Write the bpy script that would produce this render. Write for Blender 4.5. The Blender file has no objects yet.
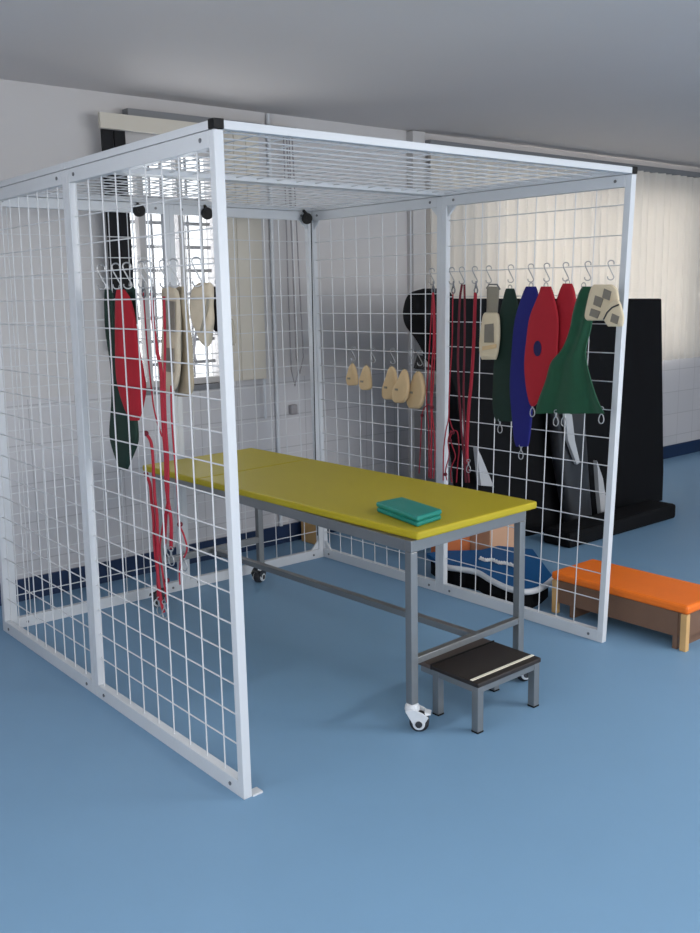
import bpy, bmesh, math, random
from mathutils import Vector as V, Matrix
random.seed(5)
C = bpy.context.scene.collection
sc = bpy.context.scene
PI = math.pi

# ------------------------------------------------------------------ camera
CAM = V((-1.46755, -2.31185, 1.52718))
CR = V((0.766467, -0.642028, -0.018112)); CU = V((0.128608, 0.125786, 0.983686)); CF = V((0.629276, 0.756292, -0.178981))
FPX = 952.694
def ray(x, y): return CF + CR*((x-350)/FPX) - CU*((y-466)/FPX)
def onx(x, y, X): d = ray(x, y); return CAM + d*((X-CAM.x)/d.x)
def ony(x, y, Y): d = ray(x, y); return CAM + d*((Y-CAM.y)/d.y)
def onz(x, y, Z): d = ray(x, y); return CAM + d*((Z-CAM.z)/d.z)
cd = bpy.data.cameras.new('camera'); cam = bpy.data.objects.new('camera', cd); C.objects.link(cam)
m = Matrix((CR, CU, -CF)).transposed().to_4x4(); m.translation = CAM; cam.matrix_world = m
cd.sensor_fit = 'VERTICAL'; cd.sensor_height = 36; cd.lens = FPX/933*36; cd.clip_end = 100
sc.camera = cam

# ------------------------------------------------------------------ materials
def lin(c):
    return tuple(((v/255)/12.92 if v/255 <= .04045 else (((v/255)+.055)/1.055)**2.4) for v in c) + (1,)
def mat(name, rgb, rough=.6, metal=0., noise=0., nscale=30., bump=0., bscale=200., spec=.5, trans=0., coat=0., sheen=0.):
    m = bpy.data.materials.new(name); m.use_nodes = True; nt = m.node_tree; b = nt.nodes['Principled BSDF']
    col = lin(rgb); b.inputs['Base Color'].default_value = col
    b.inputs['Roughness'].default_value = rough; b.inputs['Metallic'].default_value = metal
    b.inputs['Specular IOR Level'].default_value = spec; b.inputs['Coat Weight'].default_value = coat
    b.inputs['Sheen Weight'].default_value = sheen
    tc = nt.nodes.new('ShaderNodeTexCoord')
    if noise:
        n = nt.nodes.new('ShaderNodeTexNoise'); n.inputs['Scale'].default_value = nscale; n.inputs['Detail'].default_value = 4
        nt.links.new(tc.outputs['Object'], n.inputs['Vector'])
        mx = nt.nodes.new('ShaderNodeMix'); mx.data_type = 'RGBA'
        mx.inputs['A'].default_value = tuple(v*(1-noise) for v in col[:3]) + (1,)
        mx.inputs['B'].default_value = tuple(min(1, v*(1+noise)) for v in col[:3]) + (1,)
        nt.links.new(n.outputs['Fac'], mx.inputs['Factor']); nt.links.new(mx.outputs['Result'], b.inputs['Base Color'])
    if bump:
        n = nt.nodes.new('ShaderNodeTexNoise'); n.inputs['Scale'].default_value = bscale
        nt.links.new(tc.outputs['Object'], n.inputs['Vector'])
        bp = nt.nodes.new('ShaderNodeBump'); bp.inputs['Strength'].default_value = bump; bp.inputs['Distance'].default_value = .002
        nt.links.new(n.outputs['Fac'], bp.inputs['Height']); nt.links.new(bp.outputs['Normal'], b.inputs['Normal'])
    if trans:
        out = nt.nodes['Material Output']; t = nt.nodes.new('ShaderNodeBsdfTranslucent'); t.inputs['Color'].default_value = col
        s = nt.nodes.new('ShaderNodeMixShader'); s.inputs[0].default_value = trans
        nt.links.new(b.outputs[0], s.inputs[1]); nt.links.new(t.outputs[0], s.inputs[2]); nt.links.new(s.outputs[0], out.inputs['Surface'])
    return m
def glass_mat():
    m = bpy.data.materials.new('window_glass'); m.use_nodes = True; nt = m.node_tree; nt.nodes.clear()
    o = nt.nodes.new('ShaderNodeOutputMaterial'); t = nt.nodes.new('ShaderNodeBsdfTransparent'); g = nt.nodes.new('ShaderNodeBsdfGlossy')
    g.inputs['Roughness'].default_value = .05; s = nt.nodes.new('ShaderNodeMixShader'); s.inputs[0].default_value = .06
    nt.links.new(t.outputs[0], s.inputs[1]); nt.links.new(g.outputs[0], s.inputs[2]); nt.links.new(s.outputs[0], o.inputs['Surface'])
    return m
def wall_mat():
    m = mat('wall_paint_and_tile', (196, 194, 195), .45, noise=.03, nscale=2)
    nt = m.node_tree; b = nt.nodes['Principled BSDF']; L = nt.links
    g = nt.nodes.new('ShaderNodeNewGeometry'); sp = nt.nodes.new('ShaderNodeSeparateXYZ'); L.new(g.outputs['Position'], sp.inputs[0])
    cb = nt.nodes.new('ShaderNodeCombineXYZ'); ad = nt.nodes.new('ShaderNodeMath'); ad.operation = 'ADD'
    L.new(sp.outputs['X'], ad.inputs[0]); L.new(sp.outputs['Y'], ad.inputs[1]); L.new(ad.outputs[0], cb.inputs['X']); L.new(sp.outputs['Z'], cb.inputs['Y'])
    br = nt.nodes.new('ShaderNodeTexBrick'); br.offset = 0; br.inputs['Scale'].default_value = 1
    br.inputs['Brick Width'].default_value = .25; br.inputs['Row Height'].default_value = .2; br.inputs['Mortar Size'].default_value = .003
    br.inputs['Color1'].default_value = lin((192, 192, 196)); br.inputs['Color2'].default_value = lin((197, 196, 200)); br.inputs['Mortar'].default_value = lin((172, 172, 176))
    L.new(cb.outputs[0], br.inputs['Vector'])
    lt = nt.nodes.new('ShaderNodeMath'); lt.operation = 'LESS_THAN'; lt.inputs[1].default_value = 1.03; L.new(sp.outputs['Z'], lt.inputs[0])
    mx = nt.nodes.new('ShaderNodeMix'); mx.data_type = 'RGBA'; old = b.inputs['Base Color'].links[0].from_socket
    L.new(lt.outputs[0], mx.inputs['Factor']); L.new(old, mx.inputs['A']); L.new(br.outputs['Color'], mx.inputs['B']); L.new(mx.outputs['Result'], b.inputs['Base Color'])
    return m
M = dict(
 floor=mat('blue_vinyl', (116, 152, 183), .5, noise=.04, nscale=3, spec=.35),
 wall=wall_mat(), plain=mat('plain_wall', (190, 188, 188), .7, noise=.02, nscale=2),
 ceil=mat('ceiling_paint', (208, 203, 202), .8, noise=.02, nscale=2),
 navy=mat('navy_skirting', (22, 44, 78), .35), white=mat('white_enamel', (202, 206, 211), .35, noise=.02, nscale=8),
 wire=mat('white_wire', (204, 206, 209), .45), black=mat('black_plastic', (14, 14, 16), .5, spec=.25), steel=mat('brushed_steel', (142, 144, 145), .38, metal=.75, noise=.06, nscale=20),
 chrome=mat('zinc', (158, 160, 162), .35, metal=.6), bolt=mat('bolt_grey', (120, 122, 126), .4, metal=.6),
 pad=mat('olive_yellow_vinyl', (174, 158, 34), .5, noise=.04, nscale=6, spec=.3, bump=.15, bscale=300), teal=mat('teal_vinyl', (14, 124, 112), .5, noise=.06, nscale=20),
 green=mat('green_cloth', (8, 68, 44), .85, noise=.12, nscale=40, bump=.3, sheen=.1), dgreen=mat('dark_green_cloth', (8, 40, 31), .85, noise=.12, nscale=40, bump=.3),
 blue=mat('royal_blue_cloth', (14, 18, 104), .85, noise=.1, nscale=40, bump=.3), red=mat('red_cloth', (160, 14, 34), .8, noise=.08, nscale=40, bump=.3),
 cord=mat('red_cord', (150, 16, 40), .7, noise=.1, nscale=90), maroon=mat('maroon_cord', (96, 10, 32), .75, noise=.1, nscale=90),
 tan=mat('tan_canvas', (205, 178, 138), .85, noise=.06, nscale=30, bump=.3), beige=mat('beige_canvas', (206, 192, 165), .85, noise=.07, nscale=30, bump=.3),
 patch=mat('grey_felt', (122, 116, 106), .95, noise=.1, nscale=60), khaki=mat('grey_strap', (138, 132, 118), .85, noise=.08, nscale=60),
 dark=mat('black_upholstery', (13, 14, 17), .75, noise=.2, nscale=8, spec=.15), dgrey=mat('dark_grey_plastic', (44, 46, 50), .4), pale=mat('pale_grey_plastic', (175, 178, 182), .4),
 tread=mat('black_rubber_tread', (34, 27, 25), .55, noise=.2, nscale=50), treadb=mat('brown_grey_board', (92, 80, 76), .6), strip=mat('pale_strip', (228, 222, 205), .5),
 orange=mat('orange_vinyl', (232, 112, 18), .5, noise=.04, nscale=8), wood=mat('light_wood', (200, 160, 105), .5, noise=.12, nscale=18), brown=mat('brown_wood', (112, 84, 66), .6, noise=.12, nscale=14),
 card=mat('tan_card', (190, 150, 122), .8, noise=.05, nscale=9), card2=mat('terracotta_card', (178, 100, 58), .8, noise=.05, nscale=9),
 mblue=mat('mid_blue_vinyl', (22, 82, 134), .65, spec=.2), rope=mat('white_rope', (225, 225, 225), .7), tyre=mat('grey_black_tyre', (38, 40, 46), .6),
 blind=mat('beige_curtain', (224, 220, 214), .9, noise=.03, nscale=6, trans=.3), dcurt=mat('black_curtain', (22, 22, 26), .9),
 bar=mat('grille_grey', (120, 122, 126), .6), glass=glass_mat(), taupe=mat('taupe_canvas', (158, 146, 124), .9, noise=.1, nscale=30, bump=.3), navydot=mat('navy_cloth', (24, 20, 72), .85), greige=mat('greige_canvas', (180, 168, 148), .9, noise=.1, nscale=30, bump=.3), cable=mat('grey_cord', (150, 147, 150), .7), cream=mat('cream_panel', (204, 198, 186), .7))  # left cuffs and mitt: backlit shade put into the canvas colour

# ------------------------------------------------------------------ mesh building
class MB:
    def __init__(s): s.v = []; s.f = []; s.mi = []; s.cur = 0
    def box(s, a, b, w=None):
        n = len(s.v)
        for z in (a[2], b[2]):
            for x, y in ((a[0], a[1]), (b[0], a[1]), (b[0], b[1]), (a[0], b[1])): s.v.append(V((x, y, z)))
        s._f([(n, n+3, n+2, n+1), (n+4, n+5, n+6, n+7), (n, n+1, n+5, n+4), (n+1, n+2, n+6, n+5), (n+2, n+3, n+7, n+6), (n+3, n, n+4, n+7)]); return s
    def hexa(s, p):   # eight corners: bottom ring then top ring
        n = len(s.v); s.v += [V(q) for q in p]
        s._f([(n, n+3, n+2, n+1), (n+4, n+5, n+6, n+7), (n, n+1, n+5, n+4), (n+1, n+2, n+6, n+5), (n+2, n+3, n+7, n+6), (n+3, n, n+4, n+7)]); return s
    def _f(s, fs): s.f += fs; s.mi += [s.cur]*len(fs)
    def bar(s, p, q, w, h=None, up=(0, 0, 1)):
        h = h or w; p, q = V(p), V(q); d = (q-p).normalized(); u = V(up)
        if abs(d.dot(u)) > .95: u = V((0, 1, 0))
        a = d.cross(u).normalized(); b = a.cross(d)
        r = [a*w/2*i+b*h/2*j for i, j in ((-1, -1), (1, -1), (1, 1), (-1, 1))]
        n = len(s.v); s.v += [p+k for k in r]+[q+k for k in r]
        s._f([(n, n+1, n+2, n+3), (n+7, n+6, n+5, n+4), (n, n+4, n+5, n+1), (n+1, n+5, n+6, n+2), (n+2, n+6, n+7, n+3), (n+3, n+7, n+4, n)]); return s
    def tube(s, pts, r, k=8, flat=1., closed=False, up=(0, 0, 1)):
        pts = [V(p) for p in pts]; n0 = len(s.v); N = len(pts); rs = r if isinstance(r, (list, tuple)) else [r]*N
        prev = None
        for i, p in enumerate(pts):
            if closed: d = (pts[(i+1) % N]-pts[i-1])
            else: d = pts[min(i+1, N-1)]-pts[max(i-1, 0)]
            d.normalize()
            if prev is None:
                u = V(up); u = V((1, 0, 0)) if abs(d.dot(u)) > .9 else u; a = d.cross(u).normalized()
            else:
                a = (prev-d*prev.dot(d)).normalized()
            prev = a; b = d.cross(a)
            for j in range(k):
                t = 2*PI*j/k; s.v.append(p+(a*math.cos(t)*flat+b*math.sin(t))*rs[i])
        R = N if closed else N-1
        for i in range(R):
            for j in range(k):
                a0 = n0+i*k; b0 = n0+((i+1) % N)*k; s._f([(a0+j, a0+(j+1) % k, b0+(j+1) % k, b0+j)])
        if not closed: s._f([tuple(n0+j for j in reversed(range(k))), tuple(n0+(N-1)*k+j for j in range(k))])
        return s
    def disc(s, c, ax, r, t, k=24, bev=.0):   # a wheel: centre, axis, radius, thickness
        c = V(c); ax = V(ax).normalized(); pr = [(-t/2, r-bev), (-t/2+bev, r), (t/2-bev, r), (t/2, r-bev)] if bev else [(-t/2, r), (t/2, r)]
        return s.lathe(c, ax, pr, k)
    def lathe(s, c, ax, pr, k=24):
        c = V(c); ax = V(ax).normalized(); u = V((0, 0, 1)) if abs(ax.z) < .9 else V((1, 0, 0)); a = ax.cross(u).normalized(); b = ax.cross(a)
        n0 = len(s.v)
        for h, r in pr:
            for j in range(k):
                t = 2*PI*j/k; s.v.append(c+ax*h+(a*math.cos(t)+b*math.sin(t))*max(r, 1e-5))
        for i in range(len(pr)-1):
            for j in range(k):
                a0 = n0+i*k; b0 = a0+k; s._f([(a0+j, a0+(j+1) % k, b0+(j+1) % k, b0+j)])
        s._f([tuple(n0+j for j in reversed(range(k))), tuple(n0+(len(pr)-1)*k+j for j in range(k))]); return s
    def prism(s, poly, off):   # planar outline extruded by a vector
        n = len(s.v); N = len(poly); off = V(off); s.v += [V(p) for p in poly]+[V(p)+off for p in poly]
        s._f([tuple(range(n, n+N)), tuple(reversed(range(n+N, n+2*N)))]+[(n+i, n+N+i, n+N+(i+1) % N, n+(i+1) % N) for i in range(N)]); return s
    def rings(s, rings):
        n0 = len(s.v); k = len(rings[0])
        for r in rings: s.v += r
        for i in range(len(rings)-1):
            for j in range(k):
                a0 = n0+i*k; b0 = a0+k; s._f([(a0+j, a0+(j+1) % k, b0+(j+1) % k, b0+j)])
        s._f([tuple(n0+j for j in reversed(range(k))), tuple(n0+(len(rings)-1)*k+j for j in range(k))]); return s
    def warp(s, f): s.v = [V(f(p)) for p in s.v]; return s
    def build(s, name, mt, parent=None, smooth=False, bevel=0.):
        o0 = V(parent_origin(parent)); me = bpy.data.meshes.new(name)
        me.from_pydata([tuple(p-o0) for p in s.v], [], s.f)
        for mm in (mt if isinstance(mt, list) else [mt]): me.materials.append(mm)
        me.polygons.foreach_set('material_index', s.mi)
        bm = bmesh.new(); bm.from_mesh(me); bmesh.ops.recalc_face_normals(bm, faces=bm.faces); bm.to_mesh(me); bm.free()
        if smooth:
            me.polygons.foreach_set('use_smooth', [True]*len(me.polygons))
            try: me.set_sharp_from_angle(angle=math.radians(45))
            except Exception: pass
        o = bpy.data.objects.new(name, me); C.objects.link(o); o.parent = parent
        if parent is None:            # origin of a one-mesh thing at its base centre
            zs = min(v.co.z for v in me.vertices); cx = sum(v.co.x for v in me.vertices)/len(me.vertices); cy = sum(v.co.y for v in me.vertices)/len(me.vertices)
            me.transform(Matrix.Translation((-cx, -cy, -zs))); o.location = (cx, cy, zs)
        if bevel:
            b = o.modifiers.new('bevel', 'BEVEL'); b.width = bevel; b.segments = 2; b.limit_method = 'ANGLE'
        return o
ORG = {}
def parent_origin(p):
    return V((0, 0, 0)) if p is None else ORG[p.name]
def empty(name, loc, label, cat, group=None):
    o = bpy.data.objects.new(name, None); C.objects.link(o); o.location = loc; o.empty_display_size = .05; ORG[o.name] = V(loc)
    return tag(o, label, cat, group)
def sub(o, parent): ORG[o.name] = parent_origin(parent); return o
GR = {'hook': 'zinc hooks on the cage wires', 'sling': 'cloth slings hung in the cage', 'rope': 'ropes in and beside the cage', 'weight bag': 'tan weight bags on the right mesh wall',
      'cuff': 'canvas cuffs hung in the cage', 'cloth': 'folded teal cloths on the table'}
def tag(o, label, cat, group=None):
    group = group or GR.get(cat)
    o['label'] = label; o['category'] = cat
    if group: o['group'] = group
    return o
def struct(o): o['kind'] = 'structure'; return o
def copy_tree(o, delta, parent=None):
    c = o.copy(); C.objects.link(c); c.parent = parent
    if parent is None: c.location = o.location+V(delta); ORG[c.name] = V(c.location)
    for ch in list(o.children): copy_tree(ch, delta, c)
    return c

# ------------------------------------------------------------------ room shell
X0, X1, Y0, Y1, ZC, T = -2.6, 7.4, -4.6, 2.4, 2.556, .2
def wall_open(name, axis, pos, thick, lo, hi, holes, mt):   # wall in boxes round its openings
    b = MB(); xs = sorted({lo, hi}|{h[0] for h in holes}|{h[1] for h in holes})
    def add(a, c, z0, z1):
        if axis == 'y': b.box((a, min(pos, pos+thick), z0), (c, max(pos, pos+thick), z1))
        else: b.box((min(pos, pos+thick), a, z0), (max(pos, pos+thick), c, z1))
    for a, c in zip(xs, xs[1:]):
        h = [h for h in holes if h[0] <= a and h[1] >= c]
        if h: add(a, c, 0, h[0][2]); add(a, c, h[0][3], ZC)
        else: add(a, c, 0, ZC)
    return struct(b.build(name, mt))
struct(MB().box((X0-T, Y0-T, -.15), (X1+T, Y1+T, 0)).build('floor', M['floor']))
struct(MB().box((X0-T, Y0-T, ZC), (X1+T, Y1+T, ZC+.15)).build('ceiling', M['ceil']))
W1 = (.93, 1.56, 1.03, 2.32); W2 = (3.2, 7.0, .95, 2.3); WF = (.2, 5.6, .5, 2.4); WL = (-3.6, .6, .9, 2.35)
wall_open('wall_back', 'y', Y1, T, X0-T, X1+T, [W1, W2], M['wall'])
wall_open('wall_front', 'y', Y0, -T, X0-T, X1+T, [WF], M['plain'])
wall_open('wall_left', 'x', X0, -T, Y0, Y1, [WL], M['wall'])
wall_open('wall_right', 'x', X1, T, Y0, Y1, [], M['plain'])
struct(MB().box((X0, Y1-.012, 0), (X1, Y1, .115)).build('baseboard_back', M['navy']))
struct(MB().box((X0, Y0, 0), (X0+.012, Y1-.012, .115)).build('baseboard_left', M['navy']))
struct(MB().box((X1-.012, Y0, 0), (X1, Y1-.012, .115)).build('baseboard_right', M['navy']))

def window(n, w, y, bars_x, bars_z, fr=.035, mull=()):
    x0, x1, z0, z1 = w
    b = MB(); y2 = y+.05
    b.box((x0, y, z0), (x1, y2, z0+fr)); b.box((x0, y, z1-fr), (x1, y2, z1)); b.box((x0, y, z0+fr), (x0+fr, y2, z1-fr)); b.box((x1-fr, y, z0+fr), (x1, y2, z1-fr))
    for mx in mull: b.box((mx-.018, y, z0+fr), (mx+.018, y2, z1-fr))
    f = struct(b.build('window_%d' % n, M['plain'])); ORG[f.name] = V(f.location)
    g = MB().box((x0+fr, y+.02, z0+fr), (x1-fr, y+.026, z1-fr)).build('pane', M['glass'], f)
    if bars_x:
        q = MB()
        for bx in bars_x: q.box((bx-.006, y+.08, z0), (bx+.006, y+.092, z1))
        for bz in bars_z: q.box((x0, y+.077, bz-.009), (x1, y+.095, bz+.009))
        q.build('security_grille', M['bar'], f)
    return f
window(1, W1, Y1+.05, [.99, 1.17, 1.24, 1.4, 1.49], [1.15+.13*i for i in range(9)], mull=(1.07, 1.31))
window(2, W2, Y1+.08, [], [], mull=(4.1, 5.0))
window(3, WF, Y0-.12, [], [], mull=(2.0, 3.8))
b = MB(); xw = X0-.1  # unseen left-hand window, added to light the left-facing sides
b.box((xw, WL[0], WL[2]), (xw+.05, WL[1], WL[2]+.04)); b.box((xw, WL[0], WL[3]-.04), (xw+.05, WL[1], WL[3]))
for y in (WL[0], -2.2, -.8, WL[1]-.04): b.box((xw, y, WL[2]+.04), (xw+.05, y+.04, WL[3]-.04))
f = struct(b.build('window_4', M['plain'])); ORG[f.name] = V(f.location)
MB().box((xw+.02, WL[0]+.04, WL[2]+.04), (xw+.026, WL[1]-.04, WL[3]-.04)).build('pane', M['glass'], f)
struct(MB().box((.9, Y1-.02, W1[2]-.03), (1.5, Y1+.05, W1[2])).build('trim_1', M['bar']))

# curtains and blinds against the back wall
def curtain(name, x0, x1, z0, z1, y, amp, lam, mt, label, cat, track=True, th=.006):
    n = int((x1-x0)/lam*10); top = []; 
    e = empty(name, ((x0+x1)/2, y, z0), label, cat)
    b = MB(); ring = []
    xs = [x0+(x1-x0)*i/n for i in range(n+1)]
    ph = random.random()*6
    def yy(x): return y+amp*math.sin(2*PI*x/lam+ph)+amp*.4*math.sin(2*PI*x/lam*.37+ph*2)
    poly = [V((x, yy(x), z0)) for x in xs]+[V((x, yy(x)+th, z0)) for x in reversed(xs)]
    N = len(poly); b.v = poly+[V((p.x, p.y, z1)) for p in poly]
    b._f([(i, (i+1) % N, N+(i+1) % N, N+i) for i in range(N)])
    for k in range(n): a, c = k, k+1; b._f([(a, c, N-1-c, N-1-a), (N+a, N+N-1-a, N+N-1-c, N+c)])
    b.build('fabric', mt, e, smooth=True)
    return e
c = curtain('curtain', 3.11, 7.1, .9, 2.46, Y1-.07, .022, .11, M['blind'], 'beige vertical blind covering the wide window behind the black padded machine', 'blind')
MB().box((3.1, Y1-.1, 2.46), (7.2, Y1-.04, 2.5)).build('rail', M['bar'], c)
bl = empty('vertical_blind', (1.62, Y1-.05, 1.04), 'drawn cream vertical blind hanging beside the barred window', 'blind')
for i in range(3):
    x = 1.525+i*.078; MB().box((x, Y1-.055-.006*i, 1.04), (x+.086, Y1-.051-.006*i, 2.44)).build('slat', M['cream'], bl)
MB().box((.95, Y1-.09, 2.44), (2.02, Y1-.03, 2.475)).build('head_rail', M['bar'], bl)
MB().tube([(1.765, Y1-.05, .80), (1.762, Y1-.05, 2.44)], .008, 8).build('guide_rod', M['white'], bl)
MB().box((.78, Y1-.12, 2.36), (1.5, Y1-.1, 2.435)).build('valance', M['cream'], bl)
cc = MB()
for x, zb in ((1.95, .98), (1.99, 1.05)):
    pts = [(x, Y1-.06, 2.44), (x+.0, Y1-.06, 1.6), (x+.005, Y1-.06, zb+.1), (x+.03, Y1-.06, zb), (x+.06, Y1-.06, zb+.1), (x+.045, Y1-.06, 1.6), (x+.02, Y1-.06, 2.44)]
    cc.tube(pts, .004, 6)
cc.build('pull_cord', M['cable'], bl)
dk = empty('black_curtain', (.87, Y1-.05, 1.0), 'narrow black curtain strip at the left edge of the barred window', 'curtain')
for i in range(2):
    x = .80+i*.068; MB().box((x, Y1-.09, 1.25), (x+.06, Y1-.075, 2.36)).build('panel', M['dcurt'], dk)
tag(MB().tube([(1.876, Y1-.014, .115), (1.876, Y1-.014, 2.55)], .012, 12).build('wall_pipe', M['white'], None, smooth=True), 'slim white vertical pipe on the back wall right of the cream blind', 'pipe')
tag(MB().box((2.98, Y1-.06, 0), (3.09, Y1, 2.55)).build('wall_trunking', M['plain']), 'grey upright duct on the back wall behind the middle cage post', 'duct')
tag(MB().box((1.97, Y1-.03, .80), (2.02, Y1, .86)).build('wall_hook', M['cable'], None, bevel=.006), 'small grey fitting on the tiled wall beyond the far table end', 'fitting')

# ------------------------------------------------------------------ cage
CW, CL = 1.914, 2.02
DB = {(0, 0): (-.006, -.017), (1, 0): (.019, .037), (1, 1): (0, -.022), (0, 1): (.0, .0)}
DT = {(0, 0): (-.004, 0), (1, 0): (.046, -.02), (1, 1): (-.01, .01), (0, 1): (.03, -.04)}
def cw(p):
    u, v, w = p.x/CW, p.y/CL, p.z/2.0
    d = [0, 0]
    for (a, b) in DB:
        k = (u if a else 1-u)*(v if b else 1-v)
        for i in (0, 1): d[i] += k*(DB[a, b][i]*(1-w)+DT[a, b][i]*w)
    return V((p.x+d[0], p.y+d[1], p.z))
cage = empty('therapy_cage', (CW/2, CL/2, 0), 'white wire mesh therapy cage with side walls and mesh roof around the yellow table', 'cage')
P, RH, ZT, WR = .030, .047, 1.974, .0025
def panel(fixed, pos, a, b, zs, ws, gus=()):      # fixed axis 'x' or 'y' ; inward side positive towards a smaller box
    m_ = MB()
    def bx(s0, s1, z0, z1):
        if fixed == 'x': m_.box((pos, s0, z0), (pos+P, s1, z1))
        else: m_.box((s0, pos, z0), (s1, pos+P, z1))
    bx(a, a+P, 0, ZT); bx(b-P, b, 0, ZT); bx(a+P, b-P, .0, RH+.005); bx(a+P, b-P, ZT-RH, ZT)
    g = .05
    for s0, sg in ((a+P, 1), (b-P, -1)):     # triangular corner gussets
        for z0, zg in ((RH+.005, 1), (ZT-RH, -1)):
            if (sg, zg) not in gus: continue
            q = [(s0, z0), (s0+sg*g, z0), (s0, z0+zg*g)]
            if fixed == 'x': m_.prism([(pos+P*.3, s, z) for s, z in q], (P*.4, 0, 0))
            else: m_.prism([(s, pos+P*.3, z) for s, z in q], (0, P*.4, 0))
    m_.warp(cw); fr = m_.build('mesh_panel', M['white'], cage, bevel=.002); sub(fr, cage)
    w = MB(); c = pos+P/2
    L = [(s, z) for s in ws for z in (RH, ZT-RH)]
    for s in ws:
        p, q = ((c, s, RH-.005), (c, s, ZT-RH+.005)) if fixed == 'x' else ((s, c, RH-.005), (s, c, ZT-RH+.005))
        w.tube([cw(V(p)), cw(V(q))], WR, 6)
    for z in zs:
        o = WR*1.6
        p, q = ((c+o, a+P-.004, z), (c+o, b-P+.004, z)) if fixed == 'x' else ((a+P-.004, c+o, z), (b-P+.004, c+o, z))
        w.tube([cw(V(p)), cw(V(q))], WR, 6)
    w.build('wire_grid', M['wire'], fr, smooth=True)
    for s in (a+P/2+.06, b-P/2-.06):
        for z in (.025, ZT-.022):
            c0 = cw(V((pos+P/2, s, z))) if fixed == 'x' else cw(V((s, pos+P/2, z)))
            MB().disc(c0, (1, 0, 0) if fixed == 'x' else (0, 1, 0), .0065, P+.006, 10).build('bolt', M['bolt'], fr)
    return fr
def rng(a, b, st):
    r = []; 
    while a < b: r.append(a); a += st
    return r
zl = [z for z in rng(.158, ZT-RH-.03, .0973)]; zr = [.185+.1196*k for k in range(15)]
MY, MYR, MX = 1.035, 1.02, .957
panel('x', 0, 0, MY, zl, rng(.125, MY-.05, .107)); panel('x', 0, MY, CL, zl, rng(MY+.11, CL-.05, .1))
panel('x', CW-P, 0, MYR, zr, rng(.17, MYR-.06, .1015), [(-1, -1)]); panel('x', CW-P, MYR, CL, [.15+.0976*k for k in range(18)], rng(MYR+.12, CL-.05, .1015), [(1, -1), (-1, 1), (-1, -1)])
panel('y', CL-P, P+.002, MX, zl, rng(.13, MX-.05, .1)); panel('y', CL-P, MX, CW-P-.002, zl, rng(MX+.1, CW-.06, .1), [(-1, 1), (-1, -1)])
def roof(y0, y1):
    m_ = MB(); z0, z1 = ZT+.002, 2.0
    m_.box((0, y0, z0), (CW, y0+P, z1)); m_.box((0, y1-P, z0), (CW, y1, z1)); m_.box((0, y0+P, z0), (P, y1-P, z1)); m_.box((CW-P, y0+P, z0), (CW, y1-P, z1))
    m_.warp(cw); fr = m_.build('roof_panel', M['white'], cage, bevel=.002); sub(fr, cage)
    w = MB(); z = (z0+z1)/2
    for x in rng(.105, CW-.05, .1): w.tube([cw(V((x, y0+P-.004, z))), cw(V((x, y1-P+.004, z)))], WR, 6)
    for y in rng(y0+P+.065, y1-.05, .092): w.tube([cw(V((P-.004, y, z-.004))), cw(V((CW-P+.004, y, z-.004)))], WR, 6)
    w.build('wire_grid', M['wire'], fr, smooth=True)
roof(0, MY-.001); roof(MY+.001, CL)
for x, y in ((0, 0), (CW-P, 0)):
    MB().box((x-.001, y-.002, ZT+.002), (x+P+.002, y+P, 2.003)).warp(cw).build('end_cap', M['black'], cage, bevel=.002)
MB().box((.031, -.004, 0), (.068, .03, .006)).warp(lambda p: cw(p)+V((.0, 0, 0))).build('foot_plate', M['white'], cage)
for px, py, has in ((139, 210, 0), (207, 213, 0), (307, 218, 1)):
    p = ony(px, py, CL-P-.03); q = MB()
    q.disc(p, (0.25, 1, 0), .030, .022, 24, .004); q.disc(p, (0.25, 1, 0), .011, .03, 12)
    q.bar(p+V((0, 0, .02)), p+V((0, .03, .045)), .012)
    pl = q.build('pulley', M['black'], cage, smooth=True); sub(pl, cage)
    if has:
        MB().tube([p+V((.028, 0, 0)), ony(313, 330, CL-P-.03), ony(315.5, 455, CL-P-.03), ony(317.5, 535, CL-P-.03)], .0028, 6).build('pull_cable', M['black'], pl)  # thin dark line down the corner post

# ------------------------------------------------------------------ treatment table
ZP = .725    # height of the padded top
T00, T10, T01, T11 = onz(417.8, 532, ZP), onz(537.6, 500.5, ZP), onz(141.8, 464.5, ZP), onz(251.5, 447, ZP)
def tw(p):     # table coordinates: x 0..1 across, y 0..1 along, z in metres
    q = (T00*(1-p.x)+T10*p.x)*(1-p.y)+(T01*(1-p.x)+T11*p.x)*p.y
    return V((q.x, q.y, p.z))
tb = empty('treatment_table', (.97, .84, 0), 'long steel treatment table with olive yellow padded top on castors', 'table')
SEAM = .735
def padsec(v0, v1):
    b = MB(); n = 22; m_ = 12
    rings = []
    prof = [(0, .0), (0.006, .0), (.0, .004), (-.0, .026), (.006, .030), (.02, .031)]
    b.box((0, v0, ZP-.030), (1, v1, ZP)); b.warp(tw)
    return b.build('padded_top' if v0 == 0 else 'head_section', M['pad'], tb, bevel=.008)
padsec(0, SEAM-.001); padsec(SEAM+.001, 1)
L0, L1, L2 = ony(411.5, 600, T00.y+.03), ony(519, 580, T10.y+.03), ony(260, 545, T11.y-.06)
LEG = [(L0.x, L0.y), (L1.x, L1.y), (L2.x, L2.y), (L2.x-(L1.x-L0.x), L2.y-.02)]
for x, y in LEG:
    MB().box((x-.016, y-.016, .101), (x+.016, y+.016, ZP-.072)).build('leg', M['steel'], tb, bevel=.003)
b = MB(); zf = ZP-.051; Lv = [V((x, y, zf)) for x, y in LEG]
for i in range(4):
    p, q = Lv[i], Lv[(i+1) % 4]; d = (q-p).normalized()*.016
    b.bar(p-d if i % 2 == 0 else p+d, q+d if i % 2 == 0 else q-d, .032, .041)
b.bar(Lv[0]*(1-SEAM)+Lv[3]*SEAM, Lv[1]*(1-SEAM)+Lv[2]*SEAM, .03, .038); b.build('top_frame', M['steel'], tb, bevel=.002)
zr_ = .252
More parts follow.
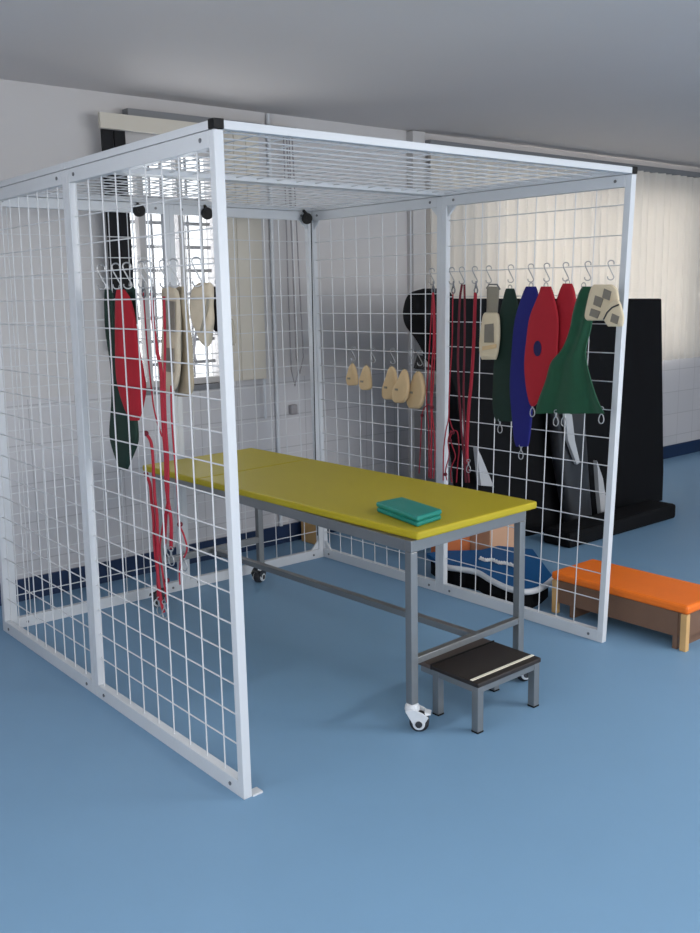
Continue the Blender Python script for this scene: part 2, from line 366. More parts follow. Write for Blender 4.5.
MB().bar((LEG[0][0]+.016, LEG[0][1], zr_+.006), (LEG[1][0]-.016, LEG[1][1], zr_+.003), .028, .024).build('end_rail', M['steel'], tb, bevel=.002)
MB().bar((LEG[3][0]+.016, LEG[3][1], zr_-.02), (LEG[2][0]-.016, LEG[2][1], zr_-.02), .028, .03).build('end_rail', M['steel'], tb, bevel=.002)
MB().bar(((L0.x+L1.x)/2+.05, L0.y+.014, zr_+.001), (LEG[3][0]*.5+L2.x*.5, L2.y-.026, zr_-.02), .03, .026).build('long_rail', M['steel'], tb, bevel=.002)
def castor(x, y, ang, r=.036, big=True, S=1.148):
    def up(b): b.v = [V((x+(p.x-x)*S, y+(p.y-y)*S, p.z*S)) for p in b.v]; return b
    a = V((math.cos(ang), math.sin(ang), 0)); s = V((-a.y, a.x, 0))      # a: trailing direction, s: axle
    c = V((x, y, r))+a*.022
    h = MB()
    h.lathe((x, y, .064), (0, 0, 1), [(0, .022), (.006, .024), (.018, .022), (.024, .016)], 20)
    for sg in (-1, 1):
        o = s*sg*.021; pr = []
        for k in range(9):
            t = PI*(1.15+1.0*k/8); pr.append(c+o+a*math.cos(-t)*.026+V((0, 0, math.sin(-t)*.024+.002)))
        pr = [c+o+a*.019+V((0, 0, .004)), c+o+a*.013+V((0, 0, -.011)), c+o+V((0, 0, -.016)), c+o-a*.014+V((0, 0, -.009)), V((x, y, .07))+o-a*.020, V((x, y, .078))+o+a*.004, c+o+a*.012+V((0, 0, .036)), c+o+a*.03+V((0, 0, .022))]
        h.prism(pr, s*sg*.005)
    h.prism([c-s*.026+a*.02+V((0, 0, .028)), c-s*.016+a*.036+V((0, 0, .027)), c-s*.016+a*.036+V((0, 0, .031)), c-s*.016+a*.016+V((0, 0, .036))], s*.032)
    ca = up(h).build('castor', M['white'] if big else M['dgrey'], tb, bevel=.002); sub(ca, tb)
    up(MB().disc(c, s, r, .036, 28, .007)).build('wheel', M['tyre'], ca, smooth=True)
    hub = MB(); hub.disc(c, s, .019, .053, 20, .002); up(hub).build('hub', M['white'], ca)
    hub = MB(); hub.disc(c, s, .011, .058, 16, .001); up(hub).build('axle', M['tyre'], ca)
    up(MB().tube([(x, y, .080), (x, y, .0885)], .010, 12)).build('stem', M['chrome'], ca)
castor(*LEG[0], -.85, .030); castor(*LEG[1], -.5, .030); castor(*LEG[2], 3.6, .027, False); castor(*LEG[3], 2.6, .027, False)

# folded teal cloths
def cloth(z0, h, inset, label):
    P0 = [onz(*q, ZP+.04) for q in ((417.3, 516.2), (442.5, 508.4), (402, 495.6), (375.5, 501))]
    c = sum(P0, V())/4
    e = MB(); P1 = [c+(p-c)*(1-inset) for p in P0]
    n = 8; rings = []
    lo, hi = [V((p.x, p.y, z0)) for p in P1], [V((p.x, p.y, z0+h)) for p in P1]
    e.hexa(lo+hi); o = e.build('folded_cloth', M['teal']); 
    bb = o.modifiers.new('b', 'BEVEL'); bb.width = h*.42; bb.segments = 3
    return tag(o, label, 'cloth', None)
cloth(ZP+.0005, .0185, .02, 'lower of two teal folded cloths on the yellow table top')
cloth(ZP+.0195, .0195, .0, 'upper of two teal folded cloths on the yellow table top')

# ------------------------------------------------------------------ step stool
st = empty('step_stool', (1.02, -.08, 0), 'low steel step stool with black tread at the near end of the yellow table', 'stool')
sx0, sx1, sy0, sy1, sz = .848, 1.198, -.200, .125, .190
def sw(p): return V((p.x+.0*(p.y), p.y+.02*(p.x-sx0), p.z))
def sb(name, mt, *bx, bev=.002):
    b = MB()
    for a, c in bx: b.box(a, c)
    return b.warp(sw).build(name, mt, st, bevel=bev)
for x in (sx0+.004, sx1-.034):
    for y in (sy0+.004, -.002): sb('leg', M['steel'], ((x, y, .006), (x+.03, y+.03, .172)))
    
for x in (sx0+.003, sx1-.035):
    for y in (sy0+.003, -.003): sb('foot_tip', M['black'], ((x, y, 0), (x+.032, y+.032, .0065)))
sb('frame', M['steel'], ((sx0+.034, sy0+.006, .148), (sx1-.034, sy0+.024, .172)), ((sx0+.034, sy1-.024, .148), (sx1-.034, sy1-.006, .172)),
   ((sx0+.006, sy0+.034, .148), (sx0+.024, sy1-.034, .172)), ((sx1-.024, sy0+.034, .148), (sx1-.006, sy1-.034, .172)))
sb('tread', M['tread'], ((sx0, sy0, .172), (sx1, .030, .190)), bev=.004)
sb('back_board', M['treadb'], ((sx0, .034, .172), (sx1, sy1, .188)))
sb('grip_strip', M['strip'], ((sx0+.004, sy0+.030, .1895), (sx1-.004, sy0+.042, .192)), bev=0)
sb('edge_nosing', M['black'], ((sx0, .0295, .172), (sx1, .0345, .193)), bev=0)

# ------------------------------------------------------------------ hanging things
def smooth_rows(rows, k=4):
    out = []
    n = len(rows)
    for i in range(n-1):
        p0, p1, p2, p3 = rows[max(i-1, 0)], rows[i], rows[i+1], rows[min(i+2, n-1)]
        for s in range(k):
            t = s/k
            out.append(tuple(.5*((2*p1[j])+(-p0[j]+p2[j])*t+(2*p0[j]-5*p1[j]+4*p2[j]-p3[j])*t*t+(-p0[j]+3*p1[j]-3*p2[j]+p3[j])*t**3) for j in range(len(p1))))
    out.append(rows[-1]); return out
def clothbody(rows, X, th=.014, folds=0, amp=.0, k=32, seed=0, plane='x', sm=4):
    """closed flattened cloth body hanging in a plane; rows = (left, right, height) in the photo's frame at that plane"""
    b = MB(); R = []; rr = smooth_rows(rows, sm); N = len(rr); f = onx if plane == 'x' else ony
    for i, (xl, xr, y) in enumerate(rr):
        a, c = f(xl, y, X), f(xr, y, X); m0 = (a+c)/2; h = (c-a)/2; hl = h.length; t = i/(N-1)
        cap = min(1, .35+6*min(t, 1-t)) if N > 2 else 1
        n = V((1, 0, 0)) if plane == 'x' else V((0, 1, 0)); ring = []
        for j in range(k):
            an = 2*PI*j/k; ca, sa = math.cos(an), math.sin(an)
            q = m0+h*(math.copysign(abs(ca)**.8, ca))+n*(math.copysign(abs(sa)**.55, sa)*min(th, hl*.9)*cap)
            if folds: q += n*(amp*math.sin(ca*folds+t*3.1+seed)*(.3+.7*t))
            ring.append(q)
        R.append(ring)
    b.rings(R); return b
def shook(p, s=1., fx=0, label='', name='s_hook', left=False):
    """small zinc S-hook whose upper bend sits over the wire at p"""
    x, y, z = p; pts = []
    for i in range(9):
        t = PI*(1.15-1.15*i/8); pts.append((x, y+.012*math.cos(t)*s, z+.006+.011*math.sin(t)*s))
    for i in range(1, 10):
        t = i/10; pts.append((x, y+.012*s-(.024*s)*t, z-.048*s*t))
    for i in range(9):
        t = -PI*1.0+PI*1.1*i/8; pts.append((x, y-.000+.0125*math.cos(t)*s, z-.050*s+.011*math.sin(t)*s))
    o = MB().tube([cv(V(q), x, y, fx) for q in pts], .0026, 7).build(name, M['chrome'], None, smooth=True)
    return tag(o, label, 'hook')
def cv(q, x, y, a):     # turn about the vertical through (x, y)
    dx, dy = q.x-x, q.y-y; return V((x+dx*math.cos(a)-dy*math.sin(a), y+dx*math.sin(a)+dy*math.cos(a), q.z))
def snap(p, e, name='snap_hook', L=.055, a=0., mt='chrome'):
    """oval spring clip hanging down from p: a part of thing e"""
    x, y, z = p; pts = []
    for i in range(16):
        t = 2*PI*i/16; w = .008+.004*(1-math.sin(t))/2
        pts.append(cv(V((x, y+w*math.cos(t), z-L*.62+L*.36*math.sin(t))), x, y, a))
    b = MB().tube(pts, .0024, 6, closed=True)
    b.tube([(x, y, z+.004), (x, y, z-L*.24)], .0038, 8); b.tube([cv(V((x, y+.008*math.cos(t), z+.008+.008*math.sin(t))), x, y, a) for t in [2*PI*i/10 for i in range(10)]], .002, 6, closed=True)
    return b.build(name, M[mt], e, smooth=True)
def swivel(p, e):
    x, y, z = p; b = MB()
    b.tube([(x, y, z+.03), (x, y, z+.01), (x, y, z)], [.003, .0045, .008], 8)
    b.tube([(x, y+.010*math.cos(t), z-.014+.014*math.sin(t)) for t in [2*PI*i/14 for i in range(14)]], .0035, 6, closed=True)
    return b.build('swivel_ring', M['bolt'], e, smooth=True)
XR, XL = 1.872, .050
WRX, WLX = CW-P/2+.006+.012, P/2+.004     # wires the hooks sit on

def hanger(name, label, cat, px, py, X, grp=None):
    p = onx(px, py, X); return empty(name, (X, p.y, p.z), label, cat, grp)

# --- right-hand side
def rhook(px, desc, py=272.5):
    p = onx(px, py, XR+.02); return shook((XR+.012, p.y, 1.622), 1., .7, desc)
hk = [(433, 'zinc S-hook carrying the red ropes left of the middle cage post'), (453, 'zinc S-hook carrying the red rope just right of the middle cage post'),
      (463, 'zinc S-hook carrying the maroon rope'), (476, 'zinc S-hook carrying the single red strap'), (490, 'zinc S-hook carrying the beige cuff with grey strap'),
      (512, 'zinc S-hook carrying the narrow dark green sling'), (532, 'zinc S-hook carrying the blue sling'), (548, 'zinc S-hook carrying the red sling with a navy dot'),
      (567, 'zinc S-hook carrying the plain red sling between dotted sling and green sling'), (589, 'zinc S-hook carrying the wide flared green sling'), (612, 'zinc S-hook carrying the beige patched cuffs beside the right cage post')]
for px, d in hk: rhook(px, d)

def sling(label, rows, mt, px, th=.013, X=XR, folds=0, amp=0, seed=0, clip=(), ring=None, plane='x', toploop=True, group=None):
    y0 = rows[0][2]; e = empty('sling', tuple(onx((rows[0][0]+rows[0][1])/2, y0, X)), label, 'sling', group)
    b = clothbody(rows, X, th, folds, amp, seed=seed); b.build('cloth', M[mt], e, smooth=True)
    p = onx((rows[0][0]+rows[0][1])/2, y0, X)
    b = MB().tube([(X, p.y+.011*math.cos(t), p.z+.004+.012*math.sin(t)) for t in [2*PI*i/12 for i in range(12)]], .0022, 6, closed=True)
    b.build('top_ring', M['chrome'], e, smooth=True)
    for cx, cy in clip: snap(onx(cx, cy, X), e, a=.6)
    return e
sling('narrow dark green sling hanging beside the blue sling', [(506, 514, 288), (504, 516, 296), (499, 520, 318), (495, 521, 350), (493, 521, 385), (493, 519, 408), (496, 516, 421)], 'dgreen', 512, clip=[(500, 421)], X=XR+.004, th=.009)
sling('royal blue sling reaching lowest on the right mesh wall', [(526, 536, 286), (522, 538, 296), (515, 536, 320), (512, 535, 350), (510, 533, 385), (512, 532, 415), (514, 530, 436), (516, 528, 446)], 'blue', 532, clip=[(521, 447)], X=XR-.019, th=.009)
e = sling('red sling with a navy blue dot in its middle', [(541, 551, 286), (538, 554, 296), (530, 558, 316), (527, 558, 335), (524.5, 556, 362), (526, 548, 385), (529, 539, 400), (531.5, 534, 406)], 'red', 548, clip=[(532.5, 404)], X=XR-.041, th=.009)
b = MB(); dp = onx(537.5, 348, XR-.0505)
b.rings([[dp+V((-h, .0215*math.cos(t), .034*math.sin(t))) for t in [2*PI*i/20 for i in range(20)]] for h in (-.006, .0012)]); b.build('dot', M['navydot'], e)
sling('plain red sling between the dotted red sling and the flared green sling', [(563, 572, 283), (559, 575, 293), (554, 577, 312), (553, 577, 340), (555, 572, 362)], 'red', 567, X=XR-.006, th=.009)
def flare():
    rows = [(582, 597, 286), (578, 597, 294), (573, 594, 310), (569, 590, 330), (562, 586, 348), (551, 587, 362), (546, 592, 380), (539, 599, 400), (536, 606, 413)]
    e = empty('sling', tuple(onx(589, 286, XR-.035)), 'flared green sling bunched at the waist and wide at the hem', 'sling')
    clothbody(rows, XR-.073, .010, 6.5, .009, 60, 1.2, sm=6).build('cloth', M['green'], e, smooth=True)
    p = onx(590, 285, XR-.03)
    MB().tube([(XR-.073, p.y+.011*math.cos(t), p.z+.012*math.sin(t)) for t in [2*PI*i/12 for i in range(12)]], .0022, 6, closed=True).build('top_ring', M['chrome'], e, smooth=True)
    for cx, cy in ((601.5, 410), (556, 413), (564, 413)): snap(onx(cx, cy, XR-.073), e, a=.6)
flare()
# beige patched cuffs at the right post
e = empty('patched_cuff', tuple(onx(600, 284, XR-.02)), 'beige cuff with grey patches and dark-edged lower flap beside the right cage post', 'cuff')
clothbody([(594, 612, 284), (591, 617, 289), (588, 619, 300), (585, 616, 315), (587, 606, 320)], XR-.110, .012, 2, .002, 30).build('cloth', M['beige'], e, smooth=True)
def patch(pts, X, e, mt='patch', name='felt_patch'):
    MB().prism([onx(x, y, X) for x, y in pts], (.004, 0, 0)).build(name, M[mt], e)
for q in (((604, 288), (611, 291), (609, 300), (602, 297)), ((595, 295), (603, 298), (600, 307), (593, 304)), ((591, 308), (600, 311), (597, 318), (589, 315))): patch(q, XR-.1265, e)
clothbody([(613, 619, 300), (607, 622, 308), (604, 624, 318), (608, 623, 326)], XR-.132, .010, 2, .002, 26).build('lower_flap', M['beige'], e, smooth=True)  # second cuff of the pair, built as part of the first
for q in (((612, 313), (619, 316), (617, 324), (610, 321)),): patch(q, XR-.144, e)
MB().tube([onx(x, y, XR-.144) for x, y in ((603.5, 319), (607, 312), (612, 307), (619, 304))], .003, 6).build('edging', M['dgrey'], e)
# grey strap with beige cuff
e = empty('strap_cuff', tuple(onx(492, 286, XR)), 'beige cuff with grey window patch hanging from a short grey strap', 'cuff')
clothbody([(487, 499, 286), (487, 499, 292), (487, 498, 305), (486, 497, 322)], XR, .007).build('strap', M['khaki'], e, smooth=True)
clothbody([(485, 497, 312), (483, 499, 318), (480.5, 499.5, 335), (480, 498, 350), (482, 496, 359)], XR-.032, .015, sm=5).build('pouch', M['beige'], e, smooth=True)
patch([(484.5, 324), (493, 323), (493.5, 342), (484, 342)], XR-.0515, e)
MB().prism([onx(x, y, XR-.051) for x, y in ((482, 346), (496, 343.5), (496, 347.5), (482, 350))], (.004, 0, 0)).build('hem', M['tan'], e)
MB().tube([onx(x, y, XR) for x, y in ((486.5, 288), (489, 284), (497, 284), (500, 289))], .004, 6).build('buckle', M['bolt'], e)

# red ropes
def rope(label, strands, X, hook, knots=(), snaps=(), mt='cord', name='rope', sw_=True, grp=None, f=onx):
    e = empty(name, tuple(f(hook[0], hook[1], X)), label, 'rope', grp)
    for k, (pts, r) in enumerate(strands):
        P_ = [f(x, y, X-.004*(k % 3)) for x, y in pts]
        q = smooth_rows([tuple(p) for p in P_], 6)
        MB().tube(q, r, 8).build('cord', M[mt], e, smooth=True)
    if sw_: swivel(f(hook[0], hook[1], X), e)
    for (x, y) in knots:
        p = f(x, y, X-.004); MB().lathe(p-V((0, 0, .009)), (0, 0, 1), [(0, .002), (.004, .008), (.010, .0095), (.016, .007), (.019, .002)], 12).build('knot', M['maroon'], e, smooth=True)
    for (x, y) in snaps: snap(f(x, y, X-.004), e, L=.05, a=.5)
    return e
rope('pair of red ropes hanging left of the middle cage post', [
    ([(432.5, 292), (431.7, 310), (428.6, 363), (427.2, 385), (426.6, 402), (428.5, 423), (429, 450), (429, 477)], .0032),
    ([(433.5, 292), (434.6, 310), (435, 346), (433.4, 380), (432, 407), (434, 430), (435, 449), (433.6, 478)], .0032),
    ([(433, 292), (433.6, 340), (431.5, 372), (431, 400), (431.5, 430), (431.2, 455), (431, 478)], .0045),
    ([(421.8, 414), (421, 433), (420.3, 452), (419, 473)], .0028), ([(421.8, 414), (424, 408), (428, 404), (432, 406)], .0025)],
    XR, (433.2, 287), knots=[(432.2, 407), (421.9, 415)])
rope('thin red rope with curling loops right of the middle cage post', [
    ([(453, 292), (452.6, 310), (452, 346), (450, 375), (449, 400), (448.5, 418), (446, 430), (443.6, 450), (443.2, 480)], .003),
    ([(453, 431), (450, 438), (452.5, 446), (455.4, 456), (452, 465), (450.6, 474), (452, 482)], .0028),
    ([(449.3, 418), (453, 429), (457.5, 432), (459, 449), (457.6, 465), (456.4, 482)], .0028),
    ([(447, 480), (445.5, 470), (449, 455), (448, 440), (451, 430)], .0026)],
    XR, (453.4, 287), knots=[(453, 432), (450, 440), (445.4, 474)])
rope('maroon doubled rope hanging from its own S-hook', [
    ([(462, 284), (460, 298), (458.6, 329), (458, 365), (459.5, 400), (461.5, 430), (463.5, 452), (466, 482)], .0055),
    ([(464.4, 284), (464.8, 311), (464.4, 350), (463.6, 385), (464, 420), (466, 450), (469, 482)], .0050)],
    XR+.004, (463, 284), mt='maroon', sw_=False)
rope('single thick red strap ending in a zinc clip', [
    ([(475.5, 292), (474.8, 310), (473.6, 346), (471, 385), (469.2, 402), (467.5, 430), (467, 452), (467.5, 463)], .0078)],
    XR-.022, (476, 287), snaps=[(468.5, 462)])

# tan sandbags lower on the right wall
bags = [(352, 354.5, [(351.2, 353.4, 363), (349.3, 355.3, 370), (347.2, 357, 377), (348, 357, 383), (350, 355.5, 385)], 'smallest tan weight bag, farthest left of the five'),
        (366, 356, [(365, 367.5, 365), (362.6, 369.6, 372), (360, 371, 380), (361, 371, 387), (363.5, 369, 389.5)], 'second smallest tan weight bag, next to the leftmost one'),
        (391, 358, [(390.3, 393.3, 366), (387.4, 395.8, 375), (383.4, 397, 386), (383, 395.5, 395), (386, 392.5, 399)], 'tan weight bag on the left of the three overlapping ones'),
        (404, 359, [(403, 406, 369), (399.6, 408, 377.5), (394, 409, 388), (393, 407, 398), (396.5, 403, 402.5)], 'tan weight bag in the middle of the three overlapping ones'),
        (418, 361, [(416.5, 420, 371), (412.6, 423.6, 380), (408.5, 425, 391), (407.5, 423, 402), (411, 419.5, 408)], 'largest tan weight bag, nearest the red ropes')]
for i, (hx, hy, rows, lab) in enumerate(bags):
    X = XR-.002-.038*(i % 2)
    e = empty('weight_bag', tuple(onx(hx, rows[0][2], X)), lab, 'weight bag')
    clothbody(rows, X, .018, sm=5, k=24).build('bag', M['tan'], e, smooth=True)
    mid = rows[2]; lx = mid[0]+(mid[1]-mid[0])*.15
    MB().box(tuple(onx(lx, mid[2]+1, X-.020)-V((.001, .011, .005))), tuple(onx(lx, mid[2]+1, X-.020)+V((.004, .011, .005)))).build('label_tab', M['khaki'], e)
    p = onx(hx, rows[0][2], X)
    MB().tube([(X, p.y, p.z-.004), (X, p.y, p.z+.006)], .006, 8).build('neck', M['khaki'], e)
    shook((XR+.012, p.y, 1.2235), 1.0, .7, 'zinc S-hook above the '+lab.split(',')[0] if i not in (0,) else 'zinc S-hook above the smallest tan weight bag')

# --- left-hand side (inside the left mesh wall)
def lhook(px, desc, a=1.1): p = onx(px, 268, XL); return shook((WLX+.016, p.y, 1.622), 1.1, a, desc)
for px, d in ((105, 'zinc S-hook carrying the long green sling on the left mesh wall'), (120, 'zinc S-hook carrying the red sling on the left mesh wall'),
              (131, 'zinc S-hook carrying the short green sling on the left mesh wall'), (146, 'zinc S-hook of the thin red cord on the left mesh wall'),
              (152, 'zinc S-hook of the thick red ropes on the left mesh wall'), (168, 'zinc S-hook of the grey-beige cuff on the left mesh wall'),
              (178, 'zinc S-hook of the long tan mitt on the left mesh wall'), (201, 'zinc S-hook of the folded beige cuff near the front cage post'),
              (224, 'zinc S-hook of the dark strap hidden behind the front cage post')): lhook(px, d)
sling('long dark green sling with pointed tip on the left mesh wall', [(105, 111, 289), (106, 114, 305), (107, 117, 330), (110, 119, 350), (112.5, 124, 370), (113, 130, 390), (112, 135, 410), (110.5, 137.5, 430), (112, 137, 443), (117, 131, 458), (120, 127.5, 469)], 'dgreen', 105, X=XL+.045, th=.014)
sling('red leaf-shaped sling overlapping the green one on the left mesh wall', [(117, 124, 289), (116.5, 130, 300), (116, 135, 320), (116, 138.5, 345), (116.5, 143, 370), (119, 145.5, 388), (124, 143, 404), (130.5, 139, 420)], 'red', 120, X=XL+.012, th=.011)
sling('short dark green sling behind the red one on the left mesh wall', [(128, 133.5, 286), (128, 136, 300), (130, 137.5, 315), (133, 136.5, 324)], 'dgreen', 131, X=XL+.075, th=.01)
rope('thin red cord with a clip, beside the thick red ropes', [
    ([(143.5, 292), (146, 330), (148, 355), (151, 385), (154, 408), (158, 424), (162, 436)], .0028)], XL+.02, (143.5, 288))
rope('bundle of thick red ropes reaching down to clips near the floor', [
    ([(152, 292), (153, 320), (157, 350), (161, 369), (162, 398), (163.5, 430), (165.5, 455), (166, 480), (168, 500), (171, 520), (171, 548)], .0062),
    ([(164, 296), (165, 340), (164.5, 380), (165.5, 420), (168, 460), (168, 500), (166, 520), (165, 545)], .0045),
    ([(171, 385), (171.6, 415), (174, 450), (176, 474), (178, 500), (179, 522), (184, 535), (187, 548), (184, 557)], .003),
    ([(146, 433), (151, 442), (153, 460), (153.8, 480), (155, 500), (157, 515), (157.5, 545), (157.8, 575), (158.5, 600)], .0055),
    ([(146, 474), (150, 484), (151.5, 500), (153.6, 518), (154.5, 545), (158, 575), (161, 600), (164, 612)], .0055),
    ([(168, 500), (162, 530), (160, 550), (163, 575), (167, 602)], .0035), ([(179, 523), (181, 548), (179.5, 572), (180, 584)], .0025)],
    XL, (152, 288), knots=[(146, 433), (146, 474), (180, 524), (167, 580)], snaps=[(166, 549), (171, 551), (159, 601), (164.5, 604), (184, 556)])
e = empty('strap_cuff', tuple(onx(168, 286, XL)), 'grey-beige cuff with grey felt patches on the left mesh wall', 'cuff')
clothbody([(163, 174, 286), (163.5, 178, 296), (164, 179, 320), (163, 179, 345), (163, 179, 368), (165, 176, 385), (167, 172, 392)], XL+.06, .014, sm=5).build('cloth', M['greige'], e, smooth=True)
patch([(164.5, 300), (174, 301), (174, 332), (164.5, 331)], XL+.043, e); patch([(165, 347), (173, 348), (173, 372), (166, 371)], XL+.043, e)
e = empty('mitt', tuple(onx(181, 288, XL+.03)), 'long tan mitt with dark strap hanging between grey-beige cuff and folded beige cuff', 'mitt')
clothbody([(175, 183, 286), (176, 185, 305), (178, 188, 325), (178, 191, 345), (177, 192, 365), (176, 193, 385), (178, 190, 396)], XL+.105, .016, 3, .004, 30, sm=5).build('cloth', M['taupe'], e, smooth=True)
MB().tube([onx(x, y, XL+.084) for x, y in ((177, 290), (180, 320), (181, 350), (179, 375), (176, 395))], .006, 6, flat=.5).build('strap', M['khaki'], e, smooth=True)
e = empty('folded_cuff', tuple(onx(201, 282, XL)), 'folded beige cuff beside the front cage post', 'cuff')
clothbody([(200, 210, 282), (194, 212, 290), (192, 212, 305), (194, 213, 320), (200, 211, 335), (205, 209, 346)], XL+.01, .016, 3, .003, 30, sm=5).build('cloth', M['greige'], e, smooth=True)
MB().tube([onx(x, y, XL-.008) for x, y in ((208, 298), (205, 315), (201, 330))], .004, 6).build('seam', M['khaki'], e, smooth=True)
MB().tube([onx(x, y, XL+.02) for x, y in ((195, 300), (196, 330), (194, 352), (196, 360))], .0035, 6).build('grey_tie', M['cable'], e, smooth=True)
e = empty('strap', tuple(onx(217, 284, XL+.02)), 'dark strap with grey tip poking out behind the front cage post', 'strap')
clothbody([(209, 220, 286), (212, 224, 305), (212, 226, 325), (222, 232, 335)], XL+.05, .01).build('cloth', M['dcurt'], e, smooth=True)
clothbody([(226, 232, 318), (227, 234, 330), (230, 234.5, 345)], XL+.05, .008).build('tip', M['khaki'], e, smooth=True)

# ------------------------------------------------------------------ things beyond the right-hand cage wall
BY = 1.45
mc = empty('exercise_machine', (3.1, BY, 0), 'large black padded exercise machine behind the right mesh wall', 'machine')
out = [(453, 298), (662, 298), (664, 470), (662, 527), (470, 540), (468.5, 500), (466, 470), (461, 430), (457, 395), (450, 372), (438, 358), (434, 345), (438, 310), (446, 298)]
MB().prism([ony(x, y, BY) for x, y in out], (0, .12, 0)).build('body', M['dark'], mc, bevel=.01)
hp = ony(429, 315, BY-.12)
b = MB(); rr = []
clothbody([(424, 440, 288), (416, 444, 293), (411.5, 446, 305), (410.5, 446, 315), (413, 446, 325), (421, 446, 338), (428, 446, 352), (436, 446, 366)], BY-.02, .11, plane='y', sm=5, k=24).build('headrest', M['dark'], mc, smooth=True)
b = MB()
for p, q in (((418, 356), (440, 358)), ((416, 367), (440, 369)), ((419, 356), (415.5, 368)), ((423, 357), (420.5, 367))): b.bar(ony(*p, BY-.06), ony(*q, BY-.06), .016, .016)
b.build('handle', M['black'], mc)
clothbody([(549, 580, 405), (553, 582, 430), (556, 584, 460), (561, 586, 490), (566, 588, 515), (570, 590, 535)], BY-.10, .06, plane='y', sm=4).build('column', M['dgrey'], mc, smooth=True)
MB().prism([ony(x, y, BY-.19) for x, y in ((565, 412), (572, 414), (575, 440), (580, 462), (577, 464), (568, 440))], (0, .02, 0)).build('trim_blade', M['pale'], mc)
MB().prism([ony(x, y, BY-.10) for x, y in ((477, 447), (481, 455), (488, 472), (494, 486), (481, 485), (479, 466))], (0, .03, 0)).build('trim_blade', M['pale'], mc)
MB().prism([ony(x, y, BY-.12) for x, y in ((597, 460), (603, 478), (607, 505), (608, 530), (602, 520), (599, 490))], (0, .03, 0)).build('trim_blade', M['pale'], mc)
b = MB(); p0 = onz(574, 560, 0); b.box((3.05, 1.08, .0), (4.2, BY-.16, .10)); b.build('base', M['dark'], mc, bevel=.02)

# low platform with a blue top and a white curved rim
pf = empty('platform', (2.27, .95, 0), 'low platform with blue top and white wavy rim between cage and boxes', 'platform')
edge = [onz(*q, .11) for q in ((440, 562), (449, 565), (464, 567), (478, 570), (490, 577), (502, 583), (513, 587), (525, 589), (536, 587.5), (545, 583), (553, 576))]
far = [V((2.58, .98, .11)), V((2.50, 1.16, .11)), V((2.36, 1.17, .11)), V((2.2, 1.3, .11)), V((2.1, 1.33, .11))]
poly = edge+far; cen = sum(poly, V())/len(poly)
MB().prism([V((p.x, p.y, .085)) for p in poly], (0, 0, .025)).build('blue_top', M['mblue'], pf)
MB().tube([V((p.x, p.y, .095)) for p in smc] if False else [V(q) for q in smooth_rows([(p.x, p.y, .098) for p in edge], 4)], .015, 10).build('rim', M['white'], pf, smooth=True)
MB().prism([V((cen.x+(p.x-cen.x)*.93, cen.y+(p.y-cen.y)*.93, 0)) for p in poly], (0, 0, .085)).build('base', M['dark'], pf)
rp = [onz(*q, .122) for q in ((480, 557.5), (486, 559.5), (492, 559), (499, 562), (506, 562.5), (516, 565.5))]
q = MB(); 
for k in range(2):
    pts = smooth_rows([tuple(p) for p in rp], 8); pts = [(x+.006*math.cos(i*1.1+k*PI), y, z+.005*math.sin(i*1.1+k*PI)) for i, (x, y, z) in enumerate(pts)]
    q.tube(pts, .006, 7)
tag(q.build('rope_end', M['rope'], None, smooth=True), 'short white twisted rope lying on the blue platform', 'rope')
bx = MB().box((2.24, 1.345, 0), (2.47, 1.44, .26)); tag(bx.build('box', M['card2'], None, bevel=.006), 'terracotta box on the floor behind the blue platform', 'box')
bx = MB().box((2.475, 1.20, 0), (2.74, 1.43, .30)); tag(bx.build('box', M['card'], None, bevel=.006), 'pinkish tan box on the floor right of the terracotta box', 'box')
bx = MB().box((2.01, 2.2, 0), (2.085, 2.36, .26)); tag(bx.build('wooden_block', M['wood'], None, bevel=.004), 'light wooden block against the back wall behind the cage corner', 'block')

# orange topped bench
bn = empty('bench', (2.25, .2, 0), 'low wooden bench with orange padded top outside the right mesh wall', 'bench')
zt = .205
bx0, by1 = onz(551, 570.5, zt).x, onz(551, 570.5, zt).y; bx1 = onz(590, 557, zt).x; by0 = by1-.72
MB().box((bx0, by0, zt-.04), (bx1, by1, zt)).build('cushion', M['orange'], bn, bevel=.012)
MB().box((bx0+.012, by0+.02, zt-.15), (bx1-.012, by1-.02, zt-.041)).build('apron', M['brown'], bn)
for y in (by1-.13, by0+.05): MB().box((bx0+.008, y, 0), (bx1-.008, y+.022, zt-.041)).build('end_board', M['brown'], bn)
for x in (bx0+.002, bx1-.03):
    for y in (by1-.035, by0+.005): MB().box((x, y, 0), (x+.028, y+.03, zt-.041)).build('leg', M['wood'], bn, bevel=.003)

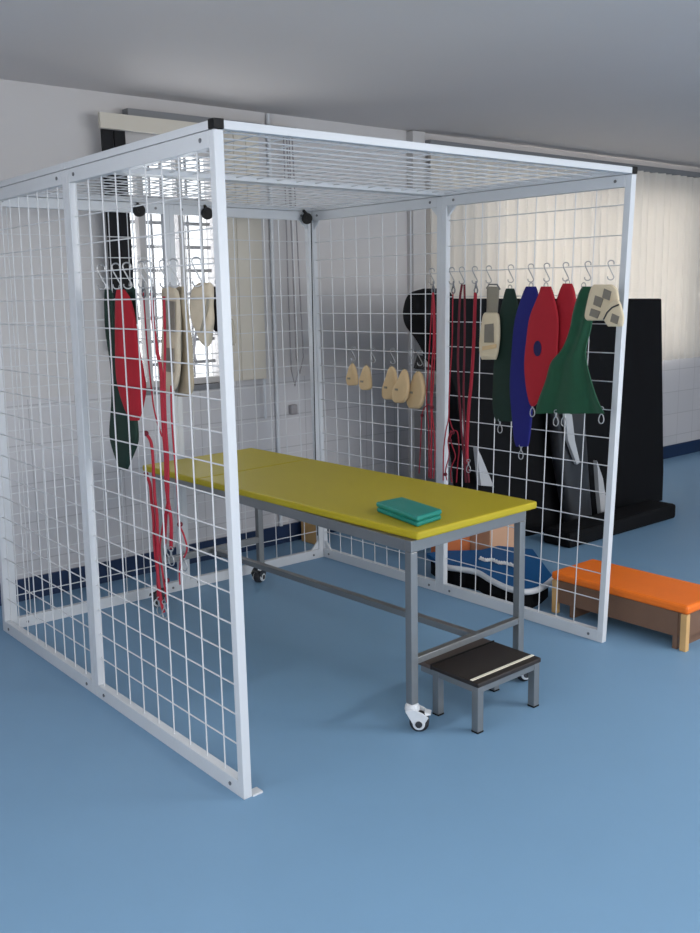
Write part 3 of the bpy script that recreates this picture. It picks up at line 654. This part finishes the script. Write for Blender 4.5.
# ------------------------------------------------------------------ light
w = bpy.data.worlds.new('daylight'); sc.world = w; w.use_nodes = True
bg = w.node_tree.nodes['Background']; bg.inputs[0].default_value = (.93, .97, 1, 1); bg.inputs[1].default_value = 2.2
def area(name, loc, rot, sx, sy, e, col):
    l = bpy.data.lights.new(name, 'AREA'); l.shape = 'RECTANGLE'; l.size = sx; l.size_y = sy; l.energy = e; l.color = col
    o = bpy.data.objects.new(name, l); C.objects.link(o); o.location = loc; o.rotation_euler = rot; return o
area('window_light_front', ((WF[0]+WF[1])/2, Y0-.02, (WF[2]+WF[3])/2), (PI/2, 0, 0), WF[1]-WF[0]-.1, WF[3]-WF[2]-.1, 135, (1, .985, .97))
area('window_light_back', ((W2[0]+W2[1])/2, Y1+.16, (W2[2]+W2[3])/2), (-PI/2, 0, 0), 2.6, 1.3, 85, (1, 1, 1))
area('window_light_small', ((W1[0]+W1[1])/2, Y1+.19, 1.65), (-PI/2, 0, 0), .5, 1.2, 12, (.95, .97, 1))
area('window_light_left', (X0-.02, (WL[0]+WL[1])/2, (WL[2]+WL[3])/2), (PI/2, 0, -PI/2), WL[1]-WL[0]-.1, WL[3]-WL[2]-.1, 48, (1, .99, .99))  # fill from the left, belongs to the added window
em = bpy.data.materials.new('lamp_diffuser'); em.use_nodes = True; eb = em.node_tree.nodes['Principled BSDF']
eb.inputs['Emission Color'].default_value = (1, .98, .95, 1); eb.inputs['Emission Strength'].default_value = 3
for i, (x, y, d) in enumerate(((2.6, -2.1, 'right of'), (-1.2, -2.6, 'above and behind'))):  # two unseen ceiling lights, added to brighten upward faces and the floor
    t = empty('ceiling_light', (x, y, ZC-.06), 'long white ceiling light nearer the right side of the room' if i == 0 else 'long white ceiling light nearer the left side of the room', 'ceiling light', 'ceiling lights')
    MB().box((x-.62, y-.16, ZC-.06), (x+.62, y+.16, ZC)).build('housing', M['white'], t, bevel=.004)
    MB().box((x-.59, y-.13, ZC-.066), (x+.59, y+.13, ZC-.06)).build('diffuser', em, t)
    area('ceiling_lamp', (x, y, ZC-.07), (0, 0, 0), 1.16, .25, 42, (1, .98, .95))
sc.view_settings.view_transform = 'Standard'; sc.view_settings.look = 'None'; sc.view_settings.gamma = 1; sc.view_settings.exposure = -.2
sc.view_settings.use_curve_mapping = False
sc.cycles.use_denoising = True; sc.cycles.max_bounces = 8; sc.cycles.transparent_max_bounces = 12
